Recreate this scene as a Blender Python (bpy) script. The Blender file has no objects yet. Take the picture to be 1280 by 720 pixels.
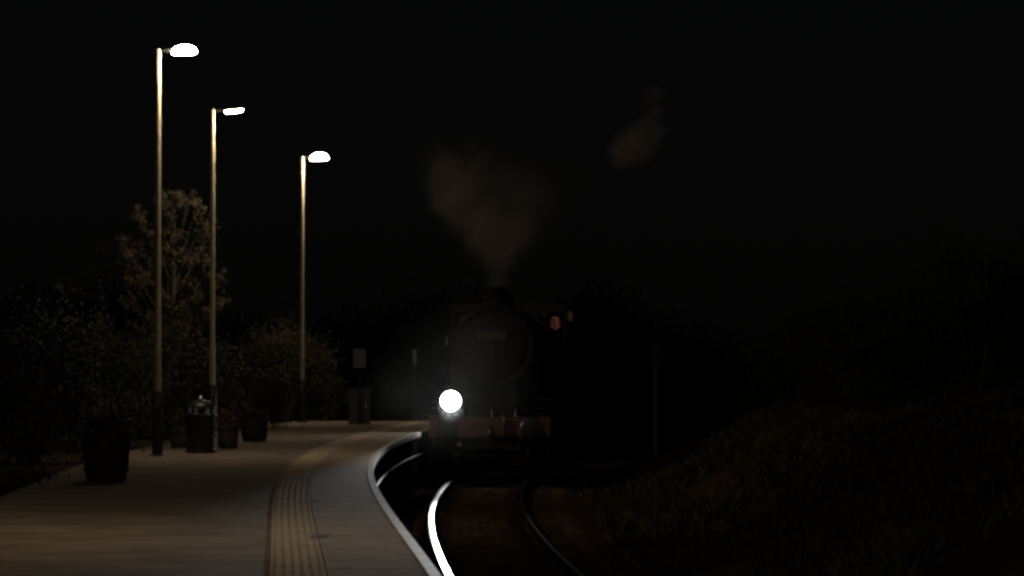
import bpy, bmesh, math, random
import numpy as np
from mathutils import Vector, Matrix
random.seed(7); rng = np.random.default_rng(11)
PI = math.pi
scene = bpy.context.scene
C = scene.collection

# ------------------------------------------------------------------ track geometry (plan), metres, camera at x=0 y=0
FOC = 5000.0                    # focal length in 1280-pixel units
_ty = [27.7, 32.5, 39.3, 46.2, 52, 57.5, 63.5, 70.4, 78, 82]
_tx = [1.03, .71, .34, .0, -.21, -.39, -.54, -.59, -.52, -.44]
_p = np.polyfit(np.array(_ty) - 60, _tx, 3); _dp = np.polyder(_p)
Y1, KAP = 82.0, 1 / 330.0
def xc(y):
    if y < 27: return float(np.polyval(_p, -33) + np.polyval(_dp, -33) * (y - 27))
    if y <= Y1: return float(np.polyval(_p, y - 60))
    x1 = float(np.polyval(_p, Y1 - 60)); s1 = float(np.polyval(_dp, Y1 - 60))
    if y <= 140: return x1 + s1 * (y - Y1) + KAP * (y - Y1) ** 2 / 2
    t = 140 - Y1
    return x1 + s1 * t + KAP * t * t / 2 + (s1 + KAP * t) * (y - 140)
_ey = [27.7, 32.5, 39.3, 49.7, 57.3, 64.7, 70, 75.8, 83.3]
_ex = [-.487, -.81, -1.18, -1.68, -1.98, -2.14, -2.12, -1.99, -1.80]
_q = np.polyfit(np.array(_ey) - 60, _ex, 4); _dq = np.polyder(_q)
def edge(y):
    if y < 27.7: return float(np.polyval(_q, -32.3) + np.polyval(_dq, -32.3) * (y - 27.7))
    if y < 82: return float(np.polyval(_q, y - 60))
    return min(xc(y) - 1.40, float(np.polyval(_q, 22)) + (xc(y) - xc(82)))
RAIL_Z = -.95
PLAT_W = 4.15
Y_END = 97.0

# ------------------------------------------------------------------ materials
def nt(name):
    m = bpy.data.materials.new(name); m.use_nodes = True
    t = m.node_tree; return m, t, t.nodes['Principled BSDF']
def mat(name, col, rough=.7, metal=0., var=.25, scale=6., bump=0., bscale=40., col2=None, spec=.5, stretch=(1, 1, 1)):
    m, t, b = nt(name)
    tc = t.nodes.new('ShaderNodeTexCoord'); mp = t.nodes.new('ShaderNodeMapping')
    mp.inputs['Scale'].default_value = stretch
    t.links.new(tc.outputs['Object'], mp.inputs['Vector'])
    n = t.nodes.new('ShaderNodeTexNoise'); n.inputs['Scale'].default_value = scale; n.inputs['Detail'].default_value = 8
    t.links.new(mp.outputs[0], n.inputs['Vector'])
    r = t.nodes.new('ShaderNodeValToRGB')
    c2 = col2 or tuple(c * (1 - var) for c in col)
    c1 = col if col2 else tuple(min(1, c * (1 + var)) for c in col)
    r.color_ramp.elements[0].color = (*c2, 1); r.color_ramp.elements[1].color = (*c1, 1)
    r.color_ramp.elements[0].position = .32; r.color_ramp.elements[1].position = .68
    t.links.new(n.outputs['Fac'], r.inputs['Fac']); t.links.new(r.outputs['Color'], b.inputs['Base Color'])
    b.inputs['Roughness'].default_value = rough; b.inputs['Metallic'].default_value = metal
    b.inputs['Specular IOR Level'].default_value = spec
    if bump:
        n2 = t.nodes.new('ShaderNodeTexNoise'); n2.inputs['Scale'].default_value = bscale; n2.inputs['Detail'].default_value = 6
        t.links.new(mp.outputs[0], n2.inputs['Vector'])
        bp = t.nodes.new('ShaderNodeBump'); bp.inputs['Strength'].default_value = 1; bp.inputs['Distance'].default_value = bump
        t.links.new(n2.outputs['Fac'], bp.inputs['Height']); t.links.new(bp.outputs[0], b.inputs['Normal'])
    return m
def emit(name, col, s, col2=None, scale=8.):
    m, t, b = nt(name)
    b.inputs['Base Color'].default_value = (.02, .02, .02, 1)
    b.inputs['Emission Color'].default_value = (*col, 1); b.inputs['Emission Strength'].default_value = s
    if col2:
        n = t.nodes.new('ShaderNodeTexNoise'); n.inputs['Scale'].default_value = scale
        tc = t.nodes.new('ShaderNodeTexCoord'); t.links.new(tc.outputs['Object'], n.inputs['Vector'])
        r = t.nodes.new('ShaderNodeValToRGB'); r.color_ramp.elements[0].position = .4; r.color_ramp.elements[1].position = .62
        r.color_ramp.elements[0].color = (*col2, 1); r.color_ramp.elements[1].color = (*col, 1)
        t.links.new(n.outputs['Fac'], r.inputs['Fac']); t.links.new(r.outputs['Color'], b.inputs['Emission Color'])
    return m
M = dict(
    asphalt=mat('asphalt', (.155, .122, .094), .95, spec=.1, var=.3, scale=1.3, bump=.004, bscale=60),
    slab=mat('coping_concrete', (.23, .18, .13), .95, spec=.08, var=.22, scale=3, bump=.003, bscale=50),
    tactile=mat('tactile_paving', (.33, .265, .185), .95, spec=.1, var=.22, scale=4, bump=.002, bscale=60),
    white=mat('worn_white_paint', (.62, .6, .56), .6, var=.45, scale=5, col2=(.22, .2, .18)),
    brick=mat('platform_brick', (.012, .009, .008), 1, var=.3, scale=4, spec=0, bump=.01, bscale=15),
    ballast=mat('ballast_stone', (.10, .066, .046), 1, scale=23, col2=(.045, .03, .022), spec=0),
    earth=mat('earth', (.045, .034, .022), 1, scale=1.5, col2=(.028, .024, .015), spec=0, bump=.04, bscale=8),
    sleeper=mat('sleeper_wood', (.04, .028, .02), 1, spec=0, var=.3, scale=5, stretch=(1, 6, 6)),
    rail_top=mat('polished_rail_steel', (.7, .7, .7), .15, 1, var=.08, scale=2),
    rail_rust=mat('rusty_rail_steel', (.022, .014, .010), 1, 0, spec=0, var=.3, scale=8),
    galv=mat('galvanised_column', (.60, .52, .37), .4, .0, var=.12, scale=5),
    dark=mat('dark_painted_steel', (.018, .02, .022), .45, 0, var=.2, scale=6),
    black=mat('engine_black', (.012, .012, .013), .45, 0, var=.25, scale=3),
    soot=mat('smokebox_black', (.010, .010, .010), .8, 0, var=.25, scale=5),
    red=mat('buffer_beam_red', (.14, .060, .05), .9, 0, var=.25, scale=5),
    steel=mat('bright_steel', (.5, .5, .48), .35, 1, var=.15, scale=8),
    brass=mat('plate_metal', (.075, .042, .034), .5, .3, var=.15, scale=9),
    coal=mat('coal', (.02, .02, .02), .5, 0, var=.3, scale=9, bump=.05, bscale=9),
    leaf=mat('foliage', (.05, .046, .03), .8, scale=2.2, col2=(.036, .032, .022), spec=.2),
    leaf2=mat('autumn_foliage', (.10, .083, .052), .8, scale=2.5, col2=(.06, .05, .034), spec=.2),
    bark=mat('bark', (.06, .047, .035), .9, var=.3, scale=8, stretch=(4, 4, 1)),
    grass=mat('rough_grass', (.15, .108, .07), 1, spec=0, scale=.6, col2=(.06, .055, .022)),
    oak=mat('planter_wood', (.028, .02, .014), .8, var=.3, scale=6, stretch=(4, 4, 1)),
    soil=mat('soil', (.03, .024, .018), .95, var=.3, scale=12, bump=.02, bscale=20),
    flower=mat('red_petals', (.40, .05, .04), .6, var=.3, scale=20),
    pale=mat('pale_petals', (.6, .5, .45), .6, var=.2, scale=20),
    bin=mat('bin_green', (.006, .012, .011), .4, 0, var=.15, scale=5),
    sign=mat('sign_face', (.2, .2, .2), .5, 0, var=.12, scale=6),
    cabinet=mat('cabinet_grey', (.10, .10, .09), .6, 0, var=.15, scale=6),
    bowl=emit('lit_lantern_bowl', (1.0, .80, .56), 260),
    lens=emit('lit_lantern_lens', (1.0, .80, .56), 520),
    bowl_dim=emit('lit_lantern_bowl_shallow', (1.0, .80, .56), 300),
    head=emit('lit_headlamp', (.92, .96, 1.0), 80),
    fire=emit('firelit_glass', (1.0, .32, .2), .07, (.12, .03, .02), 14),
    edge_glow=emit('glowing_cab_edge', (1.0, .55, .28), .022, (.4, .2, .08), 6),
)

# ------------------------------------------------------------------ object helpers
def tag(o, label=None, cat=None, group=None, kind=None):
    if label: o['label'] = label
    if cat: o['category'] = cat
    if group: o['group'] = group
    if kind: o['kind'] = kind
    return o
def thing(name, label, cat, loc=(0, 0, 0), rz=0., group=None):
    o = bpy.data.objects.new(name, None); C.objects.link(o); o.location = loc; o.rotation_euler = (0, 0, rz)
    o.empty_display_size = .2
    return tag(o, label, cat, group)
def obj(name, bm, m, parent=None, smooth=False, loc=None):
    me = bpy.data.meshes.new(name); bm.normal_update(); bm.to_mesh(me); bm.free()
    me.materials.append(m)
    if smooth:
        for p in me.polygons: p.use_smooth = True
        try: me.set_sharp_from_angle(angle=math.radians(35))
        except Exception: pass
    o = bpy.data.objects.new(name, me); C.objects.link(o)
    if parent: o.parent = parent
    if loc: o.location = loc
    return o
def objd(name, verts, faces, m, parent=None, smooth=False):
    me = bpy.data.meshes.new(name); me.from_pydata([tuple(v) for v in verts], [], [tuple(f) for f in faces]); me.update()
    me.materials.append(m)
    if smooth:
        for p in me.polygons: p.use_smooth = True
    o = bpy.data.objects.new(name, me); C.objects.link(o)
    if parent: o.parent = parent
    return o
def box(bm, x0, x1, y0, y1, z0, z1, bev=0.):
    r = bmesh.ops.create_cube(bm, size=1)
    vs = r['verts']
    for v in vs:
        v.co = Vector(((x0 + x1) / 2 + v.co.x * (x1 - x0), (y0 + y1) / 2 + v.co.y * (y1 - y0), (z0 + z1) / 2 + v.co.z * (z1 - z0)))
    if bev:
        es = list({e for v in vs for e in v.link_edges})
        bmesh.ops.bevel(bm, geom=es, offset=bev, segments=2, affect='EDGES')
    return bm
def lathe(bm, prof, axis='Z', origin=(0, 0, 0), n=24, sc=(1, 1)):
    """prof: (radius, position along the axis)"""
    o = Vector(origin); rings = []
    for r, h in prof:
        ring = []
        for k in range(n):
            a = 2 * PI * k / n; c, s = r * math.cos(a) * sc[0], r * math.sin(a) * sc[1]
            p = {'Z': (c, s, h), 'Y': (c, h, s), 'X': (h, c, s)}[axis]
            ring.append(bm.verts.new(o + Vector(p)))
        rings.append(ring)
    for a, b in zip(rings, rings[1:]):
        for k in range(n):
            bm.faces.new((a[k], a[(k + 1) % n], b[(k + 1) % n], b[k]))
    bm.faces.new(rings[0]); bm.faces.new(rings[-1][::-1])
    bmesh.ops.recalc_face_normals(bm, faces=bm.faces)
    return bm
def tube(bm, pts, r, n=8, r2=None):
    pts = [Vector(p) for p in pts]; rings = []
    for i, p in enumerate(pts):
        d = (pts[min(i + 1, len(pts) - 1)] - pts[max(i - 1, 0)]).normalized()
        up = Vector((0, 0, 1)) if abs(d.z) < .9 else Vector((1, 0, 0))
        a = d.cross(up).normalized(); b = d.cross(a)
        rr = r if r2 is None else r + (r2 - r) * i / (len(pts) - 1)
        rings.append([bm.verts.new(p + a * rr * math.cos(2 * PI * k / n) + b * rr * math.sin(2 * PI * k / n)) for k in range(n)])
    for a, b in zip(rings, rings[1:]):
        for k in range(n): bm.faces.new((a[k], a[(k + 1) % n], b[(k + 1) % n], b[k]))
    bm.faces.new(rings[0][::-1]); bm.faces.new(rings[-1])
    return bm
B = bmesh.new

# ------------------------------------------------------------------ terrain
def smooth(a, b, t):
    t = min(1, max(0, (t - a) / (b - a))); return t * t * (3 - 2 * t)
def hill(x, y):
    return .5 * (math.sin(x * .9 + 1.3 * math.sin(y * .31)) * math.cos(y * .47 + .6 * math.sin(x * .7)))
def ground_z(x, y):
    u = x - xc(y); e = edge(y) - xc(y)
    z = -1.36
    if u > 0:
        z += smooth(2.2, 6.8, u) * 1.75 + smooth(6.5, 16, u) * 1.4
        z += hill(x, y) * .22 * smooth(2.2, 4, u)
    else:
        back = e - PLAT_W
        f = smooth(-1, .35, back - u + .9) if u < back + 1 else 0
        lvl = -.06 + .25 * smooth(2, 12, back - u)
        z = -1.36 * (1 - f) + lvl * f
        z += hill(x, y) * .05 * smooth(.8, 3, back - u)
    far = smooth(200, 500, math.hypot(x, y))
    return z * (1 - far) + 0.4 * far
xs = sorted(set([round(v, 3) for v in np.concatenate([np.arange(-14, 14.01, .4), -14 - np.geomspace(1, 900, 16), 14 + np.geomspace(1, 900, 16)])]))
ys = sorted(set([round(v, 3) for v in np.concatenate([np.arange(16, 130.1, .8), 16 - np.geomspace(2, 300, 9), 130 + np.geomspace(2, 1600, 16)])]))
V = [(x + (xc(y) if abs(x) < 15 else (xc(y) if y < 200 else 0)), y, 0) for y in ys for x in xs]
V = [(x, y, ground_z(x, y)) for x, y, _ in V]
nx = len(xs)
F = [(j * nx + i, j * nx + i + 1, (j + 1) * nx + i + 1, (j + 1) * nx + i) for j in range(len(ys) - 1) for i in range(nx - 1)]
tag(objd('ground', V, F, M['earth'], smooth=True), kind='structure')

def strip(name, fa, fb, z, m, y0, y1, step=1., kind=None, parent=None, skirt=None):
    yy = np.arange(y0, y1 + 1e-6, step); v, f = [], []
    for y in yy:
        a, b = fa(y), fb(y); zz = z(y) if callable(z) else z
        v += [(a, y, zz), (b, y, zz)]
        if skirt is not None: v += [(b, y, skirt), (a, y, skirt)]
    k = 4 if skirt is not None else 2
    for i in range(len(yy) - 1):
        p, q = i * k, (i + 1) * k
        for j in range(k if k == 4 else 1):
            f.append((p + j, p + (j + 1) % k, q + (j + 1) % k, q + j))
    if k == 4:
        f.append((3, 2, 1, 0)); n = (len(yy) - 1) * 4; f.append((n, n + 1, n + 2, n + 3))
    o = objd(name, v, f, m, parent)
    if kind: tag(o, kind=kind)
    return o

# platform: body, asphalt, copings, tactile strip, painted nose
def pz(y): return 0. if y < Y_END else -(y - Y_END) / 9. * 1.0
YA, YB = 12., Y_END + 9
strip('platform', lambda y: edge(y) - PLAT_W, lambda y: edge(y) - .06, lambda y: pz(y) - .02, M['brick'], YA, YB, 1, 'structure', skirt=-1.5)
strip('platform_pavement', lambda y: edge(y) - PLAT_W, lambda y: edge(y) - 1.18, lambda y: pz(y), M['asphalt'], YA, YB, .5, 'structure')
# coping slabs as one paved surface with real joints
bm = B()
y = YA + .3
while y < Y_END - .7:
    y2 = y + .598
    for (o0, o1, zz, th) in ((-.775, .0, .008, .09),):
        v = [bm.verts.new((edge(t) + o, t, z)) for z in (zz - th, zz) for (t, o) in ((y, o0), (y, o1), (y2, o1), (y2, o0))]
        dz = random.uniform(-.0006, .0006)
        for q in v: q.co.z += dz
        for fidx in ((3, 2, 1, 0), (4, 5, 6, 7), (0, 1, 5, 4), (1, 2, 6, 5), (2, 3, 7, 6), (3, 0, 4, 7)):
            bm.faces.new([v[i] for i in fidx])
    y += .6
tag(obj('platform_coping', bm, M['slab']), kind='structure')
# blister paving: slabs with rows of flat domes
bm = B(); y = YA + .3
while y < Y_END - .7:
    y2 = y + .3985
    v = [bm.verts.new((edge(t) + o, t, z)) for z in (-.06, .008) for (t, o) in ((y, -1.175), (y, -.783), (y2, -.783), (y2, -1.175))]
    for fidx in ((3, 2, 1, 0), (4, 5, 6, 7), (0, 1, 5, 4), (1, 2, 6, 5), (2, 3, 7, 6), (3, 0, 4, 7)):
        bm.faces.new([v[i] for i in fidx])
    if 26 < y < 80:
        for a in range(6):
            for b in range(6):
                cx, cy = -1.175 + .033 + a * .0652, y + .033 + b * .066
                c0 = edge(cy) + cx
                lo = [bm.verts.new((c0 + .016 * math.cos(t), cy + .016 * math.sin(t), .008)) for t in (0, PI / 3, 2 * PI / 3, PI, 4 * PI / 3, 5 * PI / 3)]
                hi = [bm.verts.new((c0 + .010 * math.cos(t), cy + .012 * math.sin(t), .0091)) for t in (0, PI / 3, 2 * PI / 3, PI, 4 * PI / 3, 5 * PI / 3)]
                bm.faces.new(hi)
                for i in range(6): bm.faces.new((lo[i], lo[(i + 1) % 6], hi[(i + 1) % 6], hi[i]))
    y += .4
tag(obj('tactile_paving', bm, M['tactile']), kind='structure')
strip('platform_edge_line', lambda y: edge(y) - .075, lambda y: edge(y) + .006, lambda y: .0135, M['white'], YA + .3, Y_END - .8, .4, 'structure', skirt=-.05)
# drain covers beside the strip
for i, (px, py, lab) in enumerate(((391, 627, 'small dark drain cover in the paving, farther of the two'), (401, 671, 'small dark drain cover in the paving, nearer of the two'))):
    d = FOC * 1.5 / (py - 449); x = (px - 640) * d / FOC
    bm = B(); box(bm, -.075, .075, -.35, .35, .004, .0095)
    o = obj('drain_cover', bm, M['soil'], loc=(x, d, 0)); tag(o, lab, 'drain cover', 'drain covers')
# conduit along platform wall
bm = B(); tube(bm, [(edge(y) + .0, y, -.43) for y in np.arange(20, 96, 1.)], .014)
tag(obj('conduit', bm, M['cabinet'], smooth=True), 'thin grey conduit running along the dark wall under the platform edge', 'conduit')

# ------------------------------------------------------------------ ballast, track
us = np.arange(-1.42, 2.31, .062); yy = np.arange(38, 92, .07)
xcs = np.array([xc(t) for t in yy])
U, Yg = np.meshgrid(us, yy)
prof = np.where(U > 1.5, -1.13 - (U - 1.5) * .32, -1.13) + np.where((np.abs(np.abs(U) - .72) > .25), .0, -.02)
Z = prof + rng.normal(0, .009, U.shape)
X = U + xcs[:, None] + rng.normal(0, .012, U.shape); Yv = Yg + rng.normal(0, .014, U.shape)
n = len(us); V = np.stack([X, Yv, Z], -1).reshape(-1, 3)
jj, ii = np.meshgrid(np.arange(len(yy) - 1), np.arange(n - 1), indexing='ij'); a = (jj * n + ii).ravel()
objb = objd('ballast', V.tolist(), np.stack([a, a + 1, a + n + 1, a + n], -1).tolist(), M['ballast'])
tag(objb, 'brown grey ballast stones filling the track bed between the rails', 'ballast', kind='stuff')
strip('track_bed', lambda y: xc(y) - 1.44, lambda y: xc(y) + 2.0, -1.27, M['ballast'], 12, 190, 2, 'structure')

trk = thing('railway_track', 'single curving railway track with polished rails and dark wooden sleepers', 'railway track', (0, 60, RAIL_Z))
def rail(sign):
    prof = [(-.034, 0), (-.013, .0006), (.013, .0006), (.034, 0), (.036, -.012), (.034, -.036), (.010, -.05), (.010, -.125), (.07, -.142), (.07, -.155), (-.07, -.155), (-.07, -.142), (-.010, -.125), (-.010, -.05), (-.034, -.036), (-.036, -.012)]
    yy = np.arange(12, 190.1, 1.0); v, f = [], []
    for t in yy:
        s = (xc(t + .5) - xc(t - .5)); nrm = Vector((1, -s, 0)).normalized()
        c = Vector((xc(t), t, 0)) + nrm * (sign * .7525)
        for u, w in prof: v.append((c.x + nrm.x * u, c.y + nrm.y * u - 60, w))
    k = len(prof)
    for i in range(len(yy) - 1):
        for j in range(k): f.append((i * k + j, (i + 1) * k + j, (i + 1) * k + (j + 1) % k, i * k + (j + 1) % k))
    o = objd('rail', v, f, M['rail_rust'], trk); o.data.materials.append(M['rail_top'])
    for idx, p in enumerate(o.data.polygons):
        if idx % k in ((0, 1, 2) if sign < 0 else (1,)): p.material_index = 1
    return o
r1 = rail(-1); r1['label'] = 'left rail shining white in the headlamp beam'
r2 = rail(1); r2['label'] = 'right rail with only a thin dull gleam'
bm = B(); box(bm, -1.29, 1.29, -.125, .125, -.125, 0, .008)
for s in (-1, 1): 
    box(bm, s * .7525 - .19, s * .7525 + .19, -.10, .10, .0, .012, .003)
    for q in (-1, 1): box(bm, s * .7525 + q * .12 - .03, s * .7525 + q * .12 + .03, -.07, .07, .012, .05, .006)
sl = None
for i in range(96):
    t = 34 + i * .68
    if sl is None: sl = o = obj('sleeper', bm, M['sleeper'], trk)
    else: o = sl.copy(); C.objects.link(o); o.parent = trk
    o.location = (xc(t), t - 60, -.167); o.rotation_euler.z = -math.atan(xc(t + .5) - xc(t - .5)) + random.uniform(-.01, .01)

# ------------------------------------------------------------------ lamp columns
def lamp(px_x, d, label, thin=False, roll=0., bowl_h=.115, bowl_w=.38, dx=None):
    x = (px_x - 640) * d / FOC
    t = thing('platform_lamp', label, 'lamp post', (x, d, 0), 0, 'lamp posts along the platform')
    bm = B(); lathe(bm, [(.0, 0.), (.125, 0.), (.125, .02), (.085, .03), (.082, .95), (.05, 1.02)], n=20); box(bm, -.03, .03, -.09, -.078, .3, .75, .004)
    obj('base', bm, M['dark'], t, True)
    bm = B(); lathe(bm, [(.054, 1.0), (.054, 1.9), (.050, 2.0), (.044, 6.22), (.046, 6.24), (.046, 6.30), (.02, 6.32)], n=20)
    obj('column', bm, M['galv'], t, True)
    bm = B(); tube(bm, [(.0, 0, 6.27), (.1, 0, 6.285), (.2, 0, 6.30)], .024)
    obj('bracket', bm, M['dark'], t, True)
    zc = 6.28; L = bowl_w / 2; cx = .41
    bm = B(); lathe(bm, [(.001, .045), (.7, .04), (.95, .02), (1.0, .0), (.93, -.02), (.001, -.022)], n=28, sc=(L, .13))
    h = obj('housing', bm, M['galv'] if thin else M['dark'], t, True)
    if thin:
        h.location = (cx, 0, zc + .028)
    else:
        h.location = (cx, 0, zc - .03); h.scale = (.97, .97, .35)
    h.rotation_euler = (0, -roll, 0)
    bm = B()
    if thin:
        lathe(bm, [(.001, .0), (.9, .0), (.93, -.008), (.85, -.022), (.001, -.03)], n=28, sc=(L, .12))
        b = obj('bowl', bm, M['bowl_dim'], t, True); b.location = (cx, 0, zc + .005)
    else:
        pr = [(.001, bowl_h)] + [(math.cos(a), bowl_h * math.sin(a)) for a in np.linspace(PI / 2.2, 0, 7)] + [(.97, -.02), (.001, -.022)]
        lathe(bm, pr, n=28, sc=(L, .16))
        b = obj('bowl', bm, M['bowl'], t, True); b.location = (cx, 0, zc - .018)
    b.rotation_euler = (0, -roll, 0)
    bm = B(); lathe(bm, [(.001, -.036 if thin else -.03), (.8, -.034 if thin else -.028), (.8, -.030 if thin else -.024), (.001, -.030 if thin else -.024)], n=24, sc=(L, .13))
    ln = obj('lens', bm, M['lens'], b, True)
    return t
lamp(197, 62.0, 'tallest and nearest platform lamp post, bright domed lantern, at the far left', roll=.05)
lamp(265.5, 76.9, 'middle platform lamp post with a thin shallow lantern, before the leafy tree', thin=True, roll=.10, bowl_w=.38)
lamp(377.5, 94.9, 'farthest and shortest looking platform lamp post, before the round dark bush', roll=.04, bowl_h=.13, bowl_w=.42)
lamp(-100, 33.5, 'platform lamp post nearest the camera, outside the left edge of the picture', roll=.05)

# ------------------------------------------------------------------ foliage
def leaves(centres, spread, n, size, flat=.0):
    """n leaves scattered round the given centres (numpy arrays); each leaf a bent pair of triangles"""
    idx = rng.integers(0, len(centres), n)
    c = centres[idx] + rng.normal(0, 1, (n, 3)) * spread[idx][:, None]
    a = rng.normal(0, 1, (n, 3)); a /= np.linalg.norm(a, axis=1)[:, None]
    b = np.cross(a, rng.normal(0, 1, (n, 3))); b /= np.linalg.norm(b, axis=1)[:, None]
    s = size * rng.uniform(.6, 1.3, n)[:, None]
    w = np.cross(a, b)
    v = np.stack([c - a * s, c + b * s * .42 + w * s * .1, c + a * s, c - b * s * .42 + w * s * .1], 1).reshape(-1, 3)
    f = np.arange(4 * n).reshape(-1, 4)
    return v, f
def bush(name, label, x, y, rx, ry, h, n, leaf=.05, m='leaf', group='bushes behind the platform', z=None, seed=1, clumps=26):
    r = random.Random(seed); z = ground_z(x, y) if z is None else z
    t = thing(name, label, 'tree' if 'tree' in name else 'bush', (x, y, z), 0, group)
    cs, sp = [], []
    bm = B()
    for k in range(clumps):
        a = r.uniform(0, 2 * PI); e = math.asin(r.uniform(-.1, 1)); q = r.uniform(.55, .98)
        c = Vector((rx * q * math.cos(a) * math.cos(e), ry * q * math.sin(a) * math.cos(e), h * .47 + h * .5 * q * math.sin(e)))
        cs.append(c); sp.append(r.uniform(.09, .19) * min(rx, h))
        if k % 2 == 0: tube(bm, [(r.uniform(-.06, .06), r.uniform(-.06, .06), -.1), c * .5 + Vector((0, 0, .05)), c], .022, 5, .006)
    for k in range(clumps // 2):
        a = r.uniform(0, 2 * PI); cs.append(Vector((rx * .75 * math.cos(a), ry * .75 * math.sin(a), h * r.uniform(.08, .4)))); sp.append(r.uniform(.12, .2) * min(rx, h))
    obj('stem', bm, M['bark'], t)
    v, f = leaves(np.array([tuple(c) for c in cs]), np.array(sp) * 1.15, int(n * 1.8), leaf * .72)
    v[:, 2] = np.maximum(v[:, 2], .02)
    objd('foliage', v, f, M[m], t)
    return t
# small open tree behind the lamps: limbs and leaf clumps placed where the crown shows
def tree(label, x, y, clumps, top, n, leaf=.055):
    z = ground_z(x, y)
    t = thing('small_tree', label, 'tree', (x, y, z))
    bm = B(); tube(bm, [(0, 0, -.15), (.03, .02, 1.2), (-.02, 0, 2.4), (.02, .03, 3.6), (.0, 0, top)], .075, 9, .012)
    obj('trunk', bm, M['bark'], t, True)
    bm = B(); cs, sp = [], []
    for (cx, cz, s, cy) in clumps:
        base = Vector((0, 0, max(.8, cz * .62 if cz < 3 else cz - 1.2)))
        c = Vector((cx, cy, cz)); mid = base.lerp(c, .5) + Vector((0, 0, -.08))
        tube(bm, [base, mid, c], .022, 5, .006)
        for k in range(5):
            q = c + Vector((random.gauss(0, s), random.gauss(0, s), random.gauss(0, s * .8)))
            cs.append(q); sp.append(s * .33); tube(bm, [c, q], .007, 4, .003)
    obj('limb', bm, M['bark'], t, True)
    v, f = leaves(np.array([tuple(c) for c in cs]), np.array(sp), n, leaf)
    objd('crown', v, f, M['leaf2'], t)
D = 79.0; TX = (217 - 640) * D / FOC; k = D / FOC
pts = [(207, 240, .17), (215, 250, .18), (228, 243, .15), (236, 252, .12), (172, 262, .10), (180, 275, .15), (188, 292, .17), (245, 262, .13), (252, 275, .2), (240, 285, .2), (256, 290, .15), (218, 278, .16),
       (214, 298, .18), (176, 305, .14), (186, 318, .18), (205, 322, .15), (232, 318, .18), (246, 322, .15), (166, 330, .16), (172, 350, .18), (188, 352, .12), (262, 330, .10), (256, 345, .12), (278, 343, .06),
       (272, 352, .08), (240, 352, .15), (250, 366, .16), (280, 372, .07), (206, 368, .17), (226, 378, .16), (168, 382, .16), (262, 385, .14), (150, 300, .2), (140, 340, .25), (130, 370, .3), (190, 390, .2)]
tree('open leafy small tree standing behind the two nearest lamp posts', TX, D,
     [((px - 217) * k, 1.5 - (py - 449) * k - .0, s, random.uniform(-.7, .7)) for px, py, s in pts], 1.5 + (449 - 236) * k, 9500, .04)

bush('shrub', 'broad shrub under the leafy tree, behind the nearest lamp post', (212 - 640) * 78 / FOC, 78.3, 1.35, .9, 2.3, 9000, seed=3, clumps=34)
bush('shrub', 'round topped bush behind the farthest lamp post', (352 - 640) * 98 / FOC, 98., 1.25, .9, 2.45, 9000, seed=5, clumps=36)
bush('shrub', 'low bush between the round bush and the litter bin', (300 - 640) * 86 / FOC, 86., .95, .7, 1.45, 6000, seed=8, clumps=26)
bush('shrub', 'dark shrub at the left picture edge behind the platform', (118 - 640) * 66 / FOC, 67, 1.1, .9, 2.1, 7000, seed=12)
bush('shrub', 'low dark shrub left of the middle lamp post foot', (236 - 640) * 83 / FOC, 83, .8, .6, 1.2, 4500, seed=14)
bush('shrub', 'small shrub right of the farthest lamp post foot', (404 - 640) * 100 / FOC, 100.5, .65, .6, 1.2, 3500, seed=15)
bush('shrub', 'tall dark shrub beyond the left edge of the picture', (40 - 640) * 60 / FOC, 60, 1.2, .9, 2.6, 6000, seed=18)
bush('shrub', 'spreading shrub low down beyond the left edge of the picture', (20 - 640) * 48 / FOC - .7, 48, 1.1, 1.4, 1.7, 5000, seed=19)

# ------------------------------------------------------------------ right bank: grass and scrub
def grass(name, label, x_rng, y_rng, n, hmax, seed, m='grass'):
    g = np.random.default_rng(seed)
    y = g.uniform(*y_rng, n); u = x_rng[0] + (x_rng[1] - x_rng[0]) * g.uniform(0, 1, n) ** .8
    tn = 700; ty = g.uniform(*y_rng, tn); tu = x_rng[0] + (x_rng[1] - x_rng[0]) * g.uniform(0, 1, tn); th = g.uniform(.35, 1, tn)
    idx = g.integers(0, tn, n); mix = g.uniform(0, 1, n) < .8
    y = np.where(mix, ty[idx] + g.normal(0, .13, n), y); u = np.where(mix, tu[idx] + g.normal(0, .13, n), u)
    u = np.maximum(u, x_rng[0])
    h = np.where(mix, th[idx], .4) * hmax * g.uniform(.5, 1.1, n)
    v = np.zeros((n * 4, 3)); 
    for i in range(n):
        x = xc(y[i]) + u[i]; z = ground_z(x, y[i]) - .02
        a = g.uniform(0, 2 * PI); w = .008 + .008 * g.random(); dx, dy = math.cos(a) * w, math.sin(a) * w
        lx, ly = g.normal(0, .28) * h[i], g.normal(0, .28) * h[i]
        v[4 * i] = (x - dx, y[i] - dy, z); v[4 * i + 1] = (x + dx, y[i] + dy, z)
        v[4 * i + 2] = (x + lx * .5 + dx * .6, y[i] + ly * .5 + dy * .6, z + h[i] * .65); v[4 * i + 3] = (x + lx * 1.3, y[i] + ly * 1.3, z + h[i])
    f = np.arange(4 * n).reshape(-1, 4)
    tag(objd(name, v, f, M[m]), label, 'grass', kind='stuff')
grass('grass', 'rough dry grass and weeds covering the bank right of the track', (1.98, 10.5), (42, 94), 85000, .32, 5)
for i, (u, y, r, h, lab) in enumerate(((7.2, 72, 1.2, 1.7, 'dark bramble mound on the bank, nearest to the camera on the right'), (7.6, 84, 1.5, 2.3, 'tall dark bramble bush halfway along the right bank'),
                                  (6.4, 96, 1.5, 2.2, 'dark bramble bush on the bank beyond the engine'), (9.6, 78, 1.7, 3.0, 'tallest scrub bush at the top of the right bank'))):
    bush('bramble', lab, xc(y) + u, y, r, r, h, 7000, .05, group='scrub on the right bank', seed=40 + i)

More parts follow.
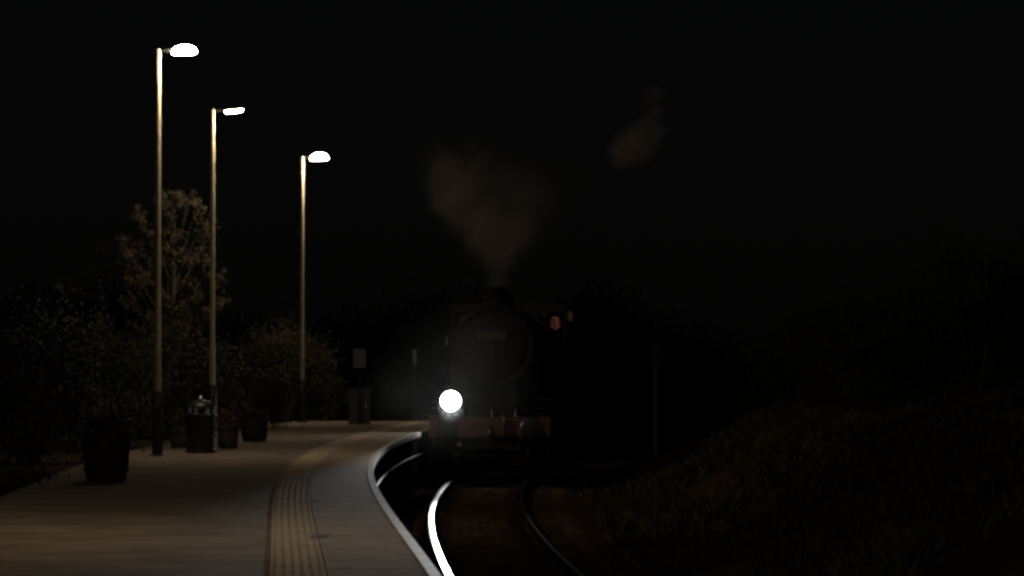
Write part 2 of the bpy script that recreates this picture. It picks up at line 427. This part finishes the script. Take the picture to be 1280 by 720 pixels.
for i in range(9):
    x = -16 + i * 4.6 + random.uniform(-1, 1); y = 150 + random.uniform(-8, 14)
    bush('background_tree', 'dark tree lost in the black background beyond the railway', x, y, random.uniform(3, 4), 2.5, random.uniform(2.2, 4.0), 8000, .16, group='dark trees far behind the engine', seed=60 + i, clumps=44)
# ------------------------------------------------------------------ platform furniture
def barrel(label, x, y, r, h, fl, seed):
    g = random.Random(seed)
    t = thing('barrel_planter', label, 'planter', (x, y, 0), 0, 'barrel planters on the platform')
    bm = B(); lathe(bm, [(r * .8, 0), (r * .93, h * .35), (r * 1.0, h * .8), (r * 1.02, h), (r * .93, h), (r * .9, h * .9)], n=24); obj('tub', bm, M['oak'], t, True)
    for hh in (.25, .78):
        bm = B(); rr = r * (.92 if hh < .5 else 1.015)
        lathe(bm, [(rr - .012, h * hh - .025), (rr + .008, h * hh - .025), (rr + .012, h * hh + .02), (rr - .012, h * hh + .02)], n=24); obj('hoop', bm, M['dark'], t, True)
    bm = B(); lathe(bm, [(.001, h * .93), (r * .89, h * .9), (r * .89, h * .85)], n=20); obj('soil', bm, M['soil'], t)
    c = np.array([(g.uniform(-1, 1) * r * .7, g.uniform(-1, 1) * r * .7, h + g.uniform(.0, .14)) for _ in range(16)])
    v, f = leaves(c, np.full(16, .05), 900, .028); objd('foliage', v, f, M['leaf'], t)
    v, f = leaves(c + np.array([0, 0, .06]), np.full(16, .04), 90, .022); tag(objd('flowers', v, f, M[fl], t), kind='stuff')
    return t
def at(px, py): d = FOC * 1.5 / (py - 449); return (px - 640) * d / FOC, d
x, y = at(285, 561); barrel('barrel planter with a pale lit rim, right of the litter bin', x, y, .19, .42, 'flower', 1)
x, y = at(318, 552); barrel('barrel planter with red flowers, farthest along the platform', x, y, .26, .42, 'flower', 2)
x, y = at(133, 601); barrel('large barrel planter cut by the left picture edge', x, y, .30, .62, 'flower', 3)
x, y = at(226, 560); barrel('small barrel planter half hidden behind the litter bin', x, y, .19, .38, 'flower', 4)
x, y = at(251, 566)
t = thing('litter_bin', 'dark green litter bin with a domed lid catching the light', 'litter bin', (x, y, 0))
bm = B(); lathe(bm, [(.25, 0), (.25, .05), (.215, .06), (.225, .56), (.235, .58), (.235, .62)], n=24); obj('body', bm, M['bin'], t, True)
for a in np.linspace(0, 2 * PI, 6, endpoint=False):
    bm = B(); box(bm, .19 * math.cos(a) - .02, .19 * math.cos(a) + .02, .19 * math.sin(a) - .02, .19 * math.sin(a) + .02, .62, .72); obj('post', bm, M['bin'], t)
bm = B(); lathe(bm, [(.24, .72), (.24, .745), (.21, .79), (.13, .835), (.001, .85)], n=24); obj('lid', bm, M['bin'], t, True)
bm = B(); lathe(bm, [(.001, .85), (.028, .85), (.034, .875), (.02, .90), (.001, .905)], n=14); obj('knob', bm, M['steel'], t, True)

# sign on a post with a cabinet at its foot
x, y = at(449.5, 531)
t = thing('platform_sign', 'small pale square sign on a thin post near the platform end', 'sign', (x, y, 0))
bm = B(); tube(bm, [(0, .03, 0), (0, .03, 1.72)], .028); obj('post', bm, M['dark'], t, True)
s = y / FOC
bm = B(); box(bm, -.15, .15, -.012, .0, 1.5 - 11 * s, 1.5 + 13 * s, .004); obj('panel', bm, M['sign'], t)
x, y = at(450, 530)
t = thing('equipment_cabinet', 'low grey equipment cabinet standing in front of the sign post', 'cabinet', (x, y - .35, 0))
bm = B(); box(bm, -.24, .24, -.16, .16, .06, .78, .012); obj('body', bm, M['cabinet'], t)
bm = B(); box(bm, -.27, .27, -.19, .19, .783, .82, .01); obj('lid', bm, M['cabinet'], t)
bm = B(); box(bm, -.25, .25, -.17, .17, .0, .058); obj('plinth', bm, M['slab'], t)
bm = B(); box(bm, -.21, .21, -.175, -.163, .1, .74, .004); dr = obj('door', bm, M['cabinet'], t)
bm = B(); box(bm, .14, .16, -.195, -.176, .38, .5, .004); obj('handle', bm, M['steel'], dr)

# signal post far right and slim mast left of the engine
t = thing('signal_post', 'thin dark signal post standing beyond the engine on the right bank', 'signal post', (.0, 0, 0))
ys_ = 112.; xs_ = (820 - 640) * ys_ / FOC; gz = ground_z(xs_, ys_); t.location = (xs_, ys_, gz)
bm = B(); lathe(bm, [(.07, -.1), (.06, 1.5 - gz + .0), (.045, 1.9 - gz)], n=12); obj('post', bm, M['cabinet'], t, True)
bm = B(); box(bm, -.14, .14, -.12, .06, 1.35 - gz, 1.85 - gz, .02); obj('signal_head', bm, M['dark'], t)
bm = B(); lathe(bm, [(.07, -.24), (.07, -.12), (.06, -.12), (.06, -.24)], 'Y', (0, 0, 1.68 - gz), 16); obj('hood', bm, M['dark'], t)
ys_ = 101.; xs_ = (518.5 - 640) * ys_ / FOC
t = thing('marker_post', 'slim grey post at the platform end, left of the engine', 'post', (xs_, ys_, -.55))
bm = B(); tube(bm, [(0, 0, -.3), (0, 0, 2.33)], .022); obj('post', bm, M['dark'], t, True)
bm = B(); box(bm, -.05, .05, -.045, -.031, 1.9, 2.3, .004); obj('marker_plate', bm, M['cabinet'], t)

# ------------------------------------------------------------------ steam engine (local: -y is the front, x across, z up from rail top)
yf, yr = 81.6, 93.0
ang = -math.atan2(xc(yr) - xc(yf), yr - yf)
E = thing('steam_locomotive', 'black steam locomotive with a red buffer beam and one dazzling headlamp', 'locomotive', (xc(yf), yf, RAIL_Z), ang)
def part(name, bm, m, parent=None, sm=True): return obj(name, bm, M[m], parent or E, sm)
# beam at y=0, buffers stick out to -.5
bm = B(); box(bm, -1.24, 1.24, 0, .06, .86, 1.26, .01); part('buffer_beam', bm, 'red', sm=False)
bm = B(); box(bm, -.62, -.585, .06, 9.9, .55, 1.24); box(bm, .585, .62, .06, 9.9, .55, 1.24); box(bm, -.585, .585, .5, .55, .6, 1.2); box(bm, -.585, .585, 4.2, 4.25, .6, 1.2); part('frame', bm, 'black', sm=False)
for s in (-1, 1):
    bm = B(); lathe(bm, [(.17, -.02), (.17, -.05), (.12, -.06), (.105, -.28), (.06, -.285), (.06, -.40)], 'Y', (s * .865, 0, 1.05), 20); bf = part('buffer', bm, 'black')
    bm = B(); lathe(bm, [(.001, -.47), (.10, -.465), (.21, -.45), (.225, -.43), (.2, -.40), (.001, -.395)], 'Y', (s * .865, 0, 1.05), 24); part('buffer_head', bm, 'dark', bf)
bm = B(); box(bm, -.035, .035, -.14, -.003, 1.0, 1.10, .01); tube(bm, [(0, -.12, 1.0), (.0, -.17, .95), (0, -.15, .82), (0, -.10, .70)], .03); tube(bm, [(-.05, -.13, .96), (-.05, -.16, .66), (.05, -.16, .66), (.05, -.13, .96)], .018); part('coupling', bm, 'dark')
bm = B(); tube(bm, [(.30, -.03, .9), (.30, -.10, 1.0), (.30, -.10, 1.32), (.30, -.16, 1.38), (.30, -.2, 1.2), (.30, -.2, .9)], .028); part('brake_hose', bm, 'dark')
# running plate with drop to the beam, steps
bm = B(); box(bm, -1.30, 1.30, .063, .9, 1.262, 1.285, .004)
for s in (-1, 1): box(bm, *sorted((s * .62, s * 1.30)), 1.5, 9.6, 1.60, 1.63, .004); box(bm, *sorted((s * .62, s * 1.30)), .9, 1.5, 1.42, 1.45, .004); box(bm, *sorted((s * 1.28, s * 1.30)), 1.5, 9.6, 1.53, 1.60)
part('running_plate', bm, 'black', sm=False)
for s in (-1, 1):
    bm = B(); box(bm, *sorted((s * 1.05, s * 1.25)), .07, .3, .38, .40); box(bm, *sorted((s * 1.05, s * 1.25)), .07, .3, .72, .74); box(bm, *sorted((s * 1.18, s * 1.2)), .12, .26, .36, 1.25); part('step', bm, 'black', sm=False)
# cylinders
for s in (-1, 1):
    bm = B(); lathe(bm, [(.001, 1.28), (.20, 1.30), (.30, 1.34), (.33, 1.36), (.33, 2.2), (.28, 2.24), (.001, 2.25)], 'Y', (s * 1.0, 0, .84), 24)
    lathe(bm, [(.001, 1.2), (.13, 1.22), (.15, 1.25), (.15, 2.3), (.001, 2.32)], 'Y', (s * .95, 0, 1.32), 20); part('cylinder', bm, 'black')
# smokebox, boiler, firebox, cab
BZ = 2.72
bm = B(); lathe(bm, [(.84, 1.02), (.86, 1.04), (.86, 2.75), (.84, 2.77)], 'Y', (0, 0, BZ), 48); box(bm, -.5, .5, 1.15, 2.6, 1.3, 2.1); part('smokebox', bm, 'soot')
bm = B(); lathe(bm, [(.001, .86), (.25, .872), (.5, .905), (.66, .96), (.70, .985), (.72, 1.018)], 'Y', (0, 0, BZ), 48); sd = part('smokebox_door', bm, 'soot')
bm = B(); lathe(bm, [(.05, .80), (.05, .862)], 'Y', (0, 0, BZ), 14); tube(bm, [(0, .81, BZ), (.14, .80, BZ - .16)], .014); tube(bm, [(0, .80, BZ), (-.02, .79, BZ - .22)], .014); part('handle', bm, 'dark', sd)
for zz in (-.27, .27): bm = B(); tube(bm, [(.0, .86, BZ + zz), (.4, .90, BZ + zz), (.68, .975, BZ + zz)], .022); part('hinge', bm, 'soot', sd)
bm = B(); tube(bm, [(.80 * math.cos(a), .94, BZ + .80 * math.sin(a)) for a in np.linspace(PI * .12, PI * .88, 20)], .014); part('handrail', bm, 'dark', sd)
bm = B(); box(bm, -.30, .30, .80, .82, BZ + .13, BZ + .31, .006); part('number_plate', bm, 'brass', sd, False)
bm = B(); lathe(bm, [(.80, 2.77), (.80, 3.0), (.86, 6.4), (.88, 6.6), (.001, 6.62)], 'Y', (0, 0, BZ + .02), 48); part('boiler', bm, 'black')
bm = B(); box(bm, -.92, .92, 6.6, 8.6, 1.64, 3.45, .18); part('firebox', bm, 'black')
bm = B(); lathe(bm, [(.36, -.16), (.25, 0), (.215, .10), (.21, .28), (.235, .33), (.27, .36), (.27, .40), (.20, .41), (.17, .2)], 'Z', (0, 1.75, BZ + .84), 28); part('chimney', bm, 'soot')
bm = B(); lathe(bm, [(.40, -.2), (.30, .02), (.29, .22), (.22, .34), (.08, .40), (.001, .41)], 'Z', (0, 4.6, BZ + .84), 28); part('dome', bm, 'black')
for s in (-1, 1): bm = B(); lathe(bm, [(.07, -.1), (.06, .16), (.03, .2), (.001, .21)], 'Z', (s * .12, 7.3, 3.5), 14); part('safety_valve', bm, 'brass')
# side handrails
for s in (-1, 1): bm = B(); tube(bm, [(s * .93, 1.2, BZ + .3), (s * .95, 6.6, BZ + .3), (s * .98, 8.6, BZ + .35)], .014); part('handrail', bm, 'dark')
# cab: spectacle plate with openings built as frames
cab = None
bm = B()
Wc = 1.30
def plate(bm, x0, x1, z0, z1, y0, y1): box(bm, x0, x1, y0, y1, z0, z1)
for s in (-1, 1):
    for (a, b, c, d) in ((.0, .88, 1.63, 3.70), (.88, 1.28, 1.63, 3.02), (.88, 1.28, 3.52, 3.70), (1.245, 1.30, 3.02, 3.52)):
        plate(bm, *sorted((s * a, s * b)), c, d, 8.6, 8.63)
    box(bm, *sorted((s * 1.28, s * 1.31)), 8.6, 9.0, 1.63, 3.5); box(bm, *sorted((s * 1.28, s * 1.31)), 9.0, 10.4, 1.63, 2.7); box(bm, *sorted((s * 1.28, s * 1.31)), 9.0, 10.4, 3.3, 3.5)
box(bm, -1.28, 1.28, 8.63, 10.4, 1.55, 1.60)
cab = part('cab', bm, 'black', sm=False)
bm = B()
arc = [(1.36 * math.sin(a) / math.sin(1.0), 3.5 + .42 * (math.cos(a) - math.cos(1.0)) / (1 - math.cos(1.0))) for a in np.linspace(-1, 1, 15)]
vv = [[bm.verts.new((x, yy_, z + dz)) for x, z in arc] for yy_, dz in ((8.45, 0), (8.45, .03), (10.8, .03), (10.8, 0))]
for p, q in ((0, 1), (1, 2), (2, 3), (3, 0)):
    for i in range(14): bm.faces.new((vv[p][i], vv[p][i + 1], vv[q][i + 1], vv[q][i]))
bmesh.ops.recalc_face_normals(bm, faces=bm.faces); part('roof', bm, 'black', cab, False)
for s in (-1, 1):
    bm = B(); lathe(bm, [(.001, 8.612), (1, 8.612), (1, 8.618), (.001, 8.618)], 'Y', (s * 1.06, 0, 3.27), 20, sc=(.11, .15))
    w = part('window', bm, 'fire' if s > 0 else 'dark', cab)
    if s > 0: w['label'] = 'cab window glowing red with firelight'
bm = B(); lathe(bm, [(.001, -.004), (1, -.004), (1, .004), (.001, .004)], 'Y', (1.385, 8.95, 3.42), 16, sc=(.055, .12)); w = part('window', bm, 'edge_glow', cab); w['label'] = 'narrow pane glowing pale orange in place of the lit cab side edge'  # emissive pane put in for the light on the cab side edge
bm = B(); box(bm, 1.312, 1.33, 8.94, 8.96, 3.3, 3.54); part('pane_bracket', bm, 'dark', cab, False)
bm = B(); lathe(bm, [(.001, 8.45), (.035, 8.455), (.035, 8.5), (.001, 8.5)], 'Y', (.70, 0, 3.33), 12)
# wheels: pony pair, three driving pairs
def wheel(y, r, spokes):
    for s in (-1, 1):
        bm = B(); X0 = s * .72
        def ring(bm, prof): lathe(bm, prof, 'X', (X0, y, r), 40)
        lathe(bm, [(r - .06, -.065), (r + .0, -.065), (r, .05), (r + .028, .055), (r + .028, .07), (r - .06, .07), (r - .06, -.065)] if s > 0 else [(r - .06, -.07), (r + .028, -.07), (r + .028, -.055), (r, -.05), (r, .065), (r - .06, .065), (r - .06, -.07)], 'X', (X0, y, r), 40)
        lathe(bm, [(.001, -.09), (.13, -.09), (.13, .09), (.001, .09)], 'X', (X0, y, r), 16)
        for k in range(spokes):
            a = 2 * PI * k / spokes; tube(bm, [(X0, y + .1 * math.cos(a), r + .1 * math.sin(a)), (X0, y + (r - .04) * math.cos(a), r + (r - .04) * math.sin(a))], .022, 5)
        part('wheel', bm, 'black')
    bm = B(); lathe(bm, [(.075, -.64), (.075, .64)], 'X', (0, y, r), 12); part('axle', bm, 'dark')
wheel(.95, .46, 10)
for y in (3.2, 5.4, 7.6): wheel(y, .80, 16)
for s in (-1, 1):
    bm = B(); box(bm, *sorted((s * .86, s * .90)), 3.1, 7.7, .47, .58, .01); part('coupling_rod', bm, 'steel', sm=False)
    bm = B(); tube(bm, [(s * .98, 2.3, .84), (s * .98, 3.2, .8), (s * .96, 5.4, .55)], .035); part('connecting_rod', bm, 'steel')
# headlamp above the left buffer
LX, LZ = -.80, 1.6
bm = B(); lathe(bm, [(.10, .22), (.17, .16), (.20, .04), (.215, -.02), (.215, -.05), (.20, -.05), (.198, -.03), (.001, -.028)], 'Y', (LX, .02, LZ), 32); box(bm, LX - .03, LX + .03, .05, .11, 1.285, LZ - .17); hl = part('headlamp', bm, 'dark')
bm = B(); lathe(bm, [(.196, -.034), (.15, -.045), (.001, -.055)], 'Y', (LX, .02, LZ), 32); ln = part('lens', bm, 'head', hl)
sp = bpy.data.lights.new('headlamp_beam', 'SPOT'); sp.energy = 22000; sp.spot_size = math.radians(9); sp.spot_blend = 1.0; sp.shadow_soft_size = .17; sp.color = (.92, .96, 1)
so_ = bpy.data.objects.new('headlamp_beam', sp); C.objects.link(so_); so_.parent = E; so_.location = (LX, -.12, LZ); so_.rotation_euler = (PI / 2 - math.radians(2.8), 0, PI - ang + .018)
# marker lamps (unlit) and lamp irons
bm = B(); lathe(bm, [(.02, .0), (.045, .0), (.045, -.05), (.001, -.055)], 'Y', (-.62, -.005, .705), 14); part('pipe_cap', bm, 'steel')
bm = B(); box(bm, .50, .53, .045, .058, 1.262, 1.42); box(bm, .02, .05, .045, .058, 1.262, 1.42); part('lamp_iron', bm, 'steel', sm=False)
bm = B(); box(bm, -.95, -.93, .95, .97, 2.74, 2.92); part('lamp_bracket', bm, 'steel', sm=False)

# tender
ty0, ty1 = 92.9, 99.4
tang = -math.atan2(xc(ty1) - xc(ty0), ty1 - ty0)
T = thing('tender', 'black coal tender coupled behind the locomotive cab', 'tender', (xc(ty0), ty0, RAIL_Z), tang)
bm = B(); box(bm, -1.27, 1.27, .1, 6.3, 1.25, 2.7, .05); box(bm, -1.27, -1.22, .1, 4.2, 2.7, 3.1); box(bm, 1.22, 1.27, .1, 4.2, 2.7, 3.1); obj('tank', bm, M['black'], T)
bm = B(); bmesh.ops.create_grid(bm, x_segments=14, y_segments=24, size=1)
for v in bm.verts: v.co = Vector((v.co.x * 1.2, 2.15 + v.co.y * 2.0, 2.75 + .45 * (1 - v.co.x ** 2) + random.uniform(-.05, .05)))
obj('coal', bm, M['coal'], T)
bm = B(); box(bm, -1.2, -1.16, .3, 6.1, .5, 1.24); box(bm, 1.16, 1.2, .3, 6.1, .5, 1.24); box(bm, -1.24, 1.24, 6.3, 6.36, .86, 1.24); obj('frame', bm, M['black'], T)
for y in (1.0, 3.1, 5.2):
    for s in (-1, 1):
        bm = B(); lathe(bm, [(.001, -.06), (.62, -.06), (.62, .05), (.648, .055), (.648, .07), (.001, .07)] if s > 0 else [(.001, -.07), (.648, -.07), (.648, -.055), (.62, -.05), (.62, .06), (.001, .06)], 'X', (s * .72, y, .62), 32); obj('wheel', bm, M['black'], T)
    bm = B(); lathe(bm, [(.07, -.64), (.07, .64)], 'X', (0, y, .62), 12); obj('axle', bm, M['dark'], T)

# ------------------------------------------------------------------ steam plume: overlapping puffs, density fading to each puff's rim
def cloud(name, label, puffs, dens, col, nscale, stepsize=.25, cat='steam'):
    o0 = Vector(puffs[0][0])
    bm = B()
    for c, r, *_w in puffs:
        res = bmesh.ops.create_icosphere(bm, subdivisions=3, radius=r)
        for v in res['verts']: v.co += Vector(c) - o0
    me = bpy.data.meshes.new(name); bm.to_mesh(me); bm.free()
    o = bpy.data.objects.new(name, me); C.objects.link(o); o.location = o0
    md = o.modifiers.new('union', 'REMESH'); md.mode = 'VOXEL'; md.voxel_size = .14
    m = bpy.data.materials.new(name); m.use_nodes = True; t = m.node_tree; t.nodes.clear()
    out = t.nodes.new('ShaderNodeOutputMaterial'); pv = t.nodes.new('ShaderNodeVolumePrincipled')
    pv.inputs['Color'].default_value = (*col, 1); pv.inputs['Anisotropy'].default_value = .1
    tc = t.nodes.new('ShaderNodeTexCoord')
    nz = t.nodes.new('ShaderNodeTexNoise'); nz.inputs['Scale'].default_value = nscale; nz.inputs['Detail'].default_value = 4
    t.links.new(tc.outputs['Object'], nz.inputs['Vector'])
    wob = t.nodes.new('ShaderNodeVectorMath'); wob.operation = 'MULTIPLY_ADD'
    t.links.new(nz.outputs['Color'], wob.inputs[0]); wob.inputs[1].default_value = (.5, .5, .5); 
    sub = t.nodes.new('ShaderNodeVectorMath'); sub.operation = 'SUBTRACT'; sub.inputs[1].default_value = (.25, .25, .25)
    t.links.new(tc.outputs['Object'], wob.inputs[2]); t.links.new(wob.outputs[0], sub.inputs[0])
    last = None
    for c, r, wt in [(p[0], p[1], p[2] if len(p) > 2 else 1.) for p in puffs]:
        ds = t.nodes.new('ShaderNodeVectorMath'); ds.operation = 'DISTANCE'; ds.inputs[1].default_value = Vector(c) - o0
        t.links.new(sub.outputs[0], ds.inputs[0])
        mr = t.nodes.new('ShaderNodeMapRange'); mr.interpolation_type = 'SMOOTHSTEP'
        mr.inputs['From Min'].default_value = r * .98; mr.inputs['From Max'].default_value = r * .25; mr.inputs['To Max'].default_value = wt
        t.links.new(ds.outputs['Value'], mr.inputs['Value'])
        if last is None: last = mr.outputs[0]
        else:
            mx = t.nodes.new('ShaderNodeMath'); mx.operation = 'MAXIMUM'; t.links.new(last, mx.inputs[0]); t.links.new(mr.outputs[0], mx.inputs[1]); last = mx.outputs[0]
    n2 = t.nodes.new('ShaderNodeMapRange'); n2.inputs['From Min'].default_value = .38; n2.inputs['From Max'].default_value = .62; n2.inputs['To Min'].default_value = .25; n2.inputs['To Max'].default_value = 1.
    t.links.new(nz.outputs['Fac'], n2.inputs['Value'])
    ml = t.nodes.new('ShaderNodeMath'); ml.operation = 'MULTIPLY'; t.links.new(last, ml.inputs[0]); t.links.new(n2.outputs[0], ml.inputs[1])
    m2 = t.nodes.new('ShaderNodeMath'); m2.operation = 'MULTIPLY'; m2.inputs[1].default_value = dens; t.links.new(ml.outputs[0], m2.inputs[0])
    t.links.new(m2.outputs[0], pv.inputs['Density']); t.links.new(pv.outputs[0], out.inputs['Volume'])
    me.materials.append(m)
    tag(o, label, cat, kind='stuff')
    return o
def P(px, py, d, r): return ((px - 640) * d / FOC, d, 1.5 - (py - 449) * d / FOC), r
cloud('steam_plume', 'pale brown steam plume spreading upward from the engine chimney', [
    P(622, 352, 83.3, .35), P(620, 325, 83.3, .6), P(612, 298, 83.4, .85), (*P(640, 290, 83.8, .8), .6), P(592, 268, 83.3, .85), P(572, 242, 83.1, .8), P(555, 220, 83.0, .7), (*P(540, 200, 83.0, .5), .6), (*P(662, 262, 84.5, .9), .3), (*P(622, 250, 84.0, 1.0), .55),
    (*P(604, 222, 84.2, .85), .45), (*P(650, 230, 85.2, .9), .22), (*P(700, 226, 86.0, .8), .12), (*P(590, 195, 84.0, .6), .25)], .75, (.95, .80, .76), .8)
cloud('steam_wisp', 'small detached wisp of steam high to the right above the engine', [P(782, 186, 87, .5), P(800, 176, 87, .6), P(815, 160, 87.2, .45), P(818, 120, 87.4, .35), P(818,140,87.3,.35)], 1.7, (.95, .80, .74), 1.3)

cloud('halo_steam', 'thin steam added round the front of the engine to give its headlamp a halo', [P(564, 495, 79.9, 1.6), P(600, 455, 80.0, 1.45), P(530, 470, 79.9, 1.4), P(620, 480, 80.0, 1.2), P(505, 480, 80.2, 1.1), P(570, 440, 80.0, 1.3)], .03, (.85, .86, .84), .5)  # thin volume added so the headlamp gets a glow around it

# ------------------------------------------------------------------ world, faint fill sun, camera
w = bpy.data.worlds.new('World'); scene.world = w; w.use_nodes = True; t = w.node_tree
bg = t.nodes['Background']; sky = t.nodes.new('ShaderNodeTexSky'); sky.sky_type = 'NISHITA'; sky.sun_disc = False
sky.sun_elevation = math.radians(25); sky.sun_rotation = math.radians(200)
hs = t.nodes.new('ShaderNodeHueSaturation'); hs.inputs['Saturation'].default_value = .35
t.links.new(sky.outputs[0], hs.inputs['Color']); t.links.new(hs.outputs[0], bg.inputs['Color']); bg.inputs['Strength'].default_value = .00024
sl_ = bpy.data.lights.new('fill_sun', 'SUN'); sl_.energy = .004; sl_.angle = math.radians(.5); sl_.color = (.85, .9, 1)  # weak sun lamp added to lift the dark, no moon is known
so = bpy.data.objects.new('fill_sun', sl_); C.objects.link(so); so.rotation_euler = (math.radians(65), 0, math.radians(-20))
cam = bpy.data.cameras.new('camera'); cam.sensor_width = 36; cam.lens = FOC / 1280 * 36; cam.clip_end = 3000; cam.clip_start = .1
co = bpy.data.objects.new('camera', cam); C.objects.link(co); co.location = (0, 0, 1.5)
co.rotation_euler = (PI / 2 + math.atan(89 / FOC), 0, 0); scene.camera = co
scene.view_settings.view_transform = 'Standard'; scene.view_settings.look = 'None'; scene.view_settings.exposure = 0; scene.view_settings.gamma = 1; scene.view_settings.use_curve_mapping = False
cy = scene.cycles
cy.use_denoising = True; cy.max_bounces = 5; cy.volume_bounces = 1; cy.diffuse_bounces = 2; cy.glossy_bounces = 3; cy.volume_max_steps = 128; cy.volume_step_rate = 1.0
cy.sample_clamp_indirect = 1.0; cy.pixel_filter_type = 'BLACKMAN_HARRIS'; cy.filter_width = 3.0
scene.render.resolution_x = 1024; scene.render.resolution_y = 576
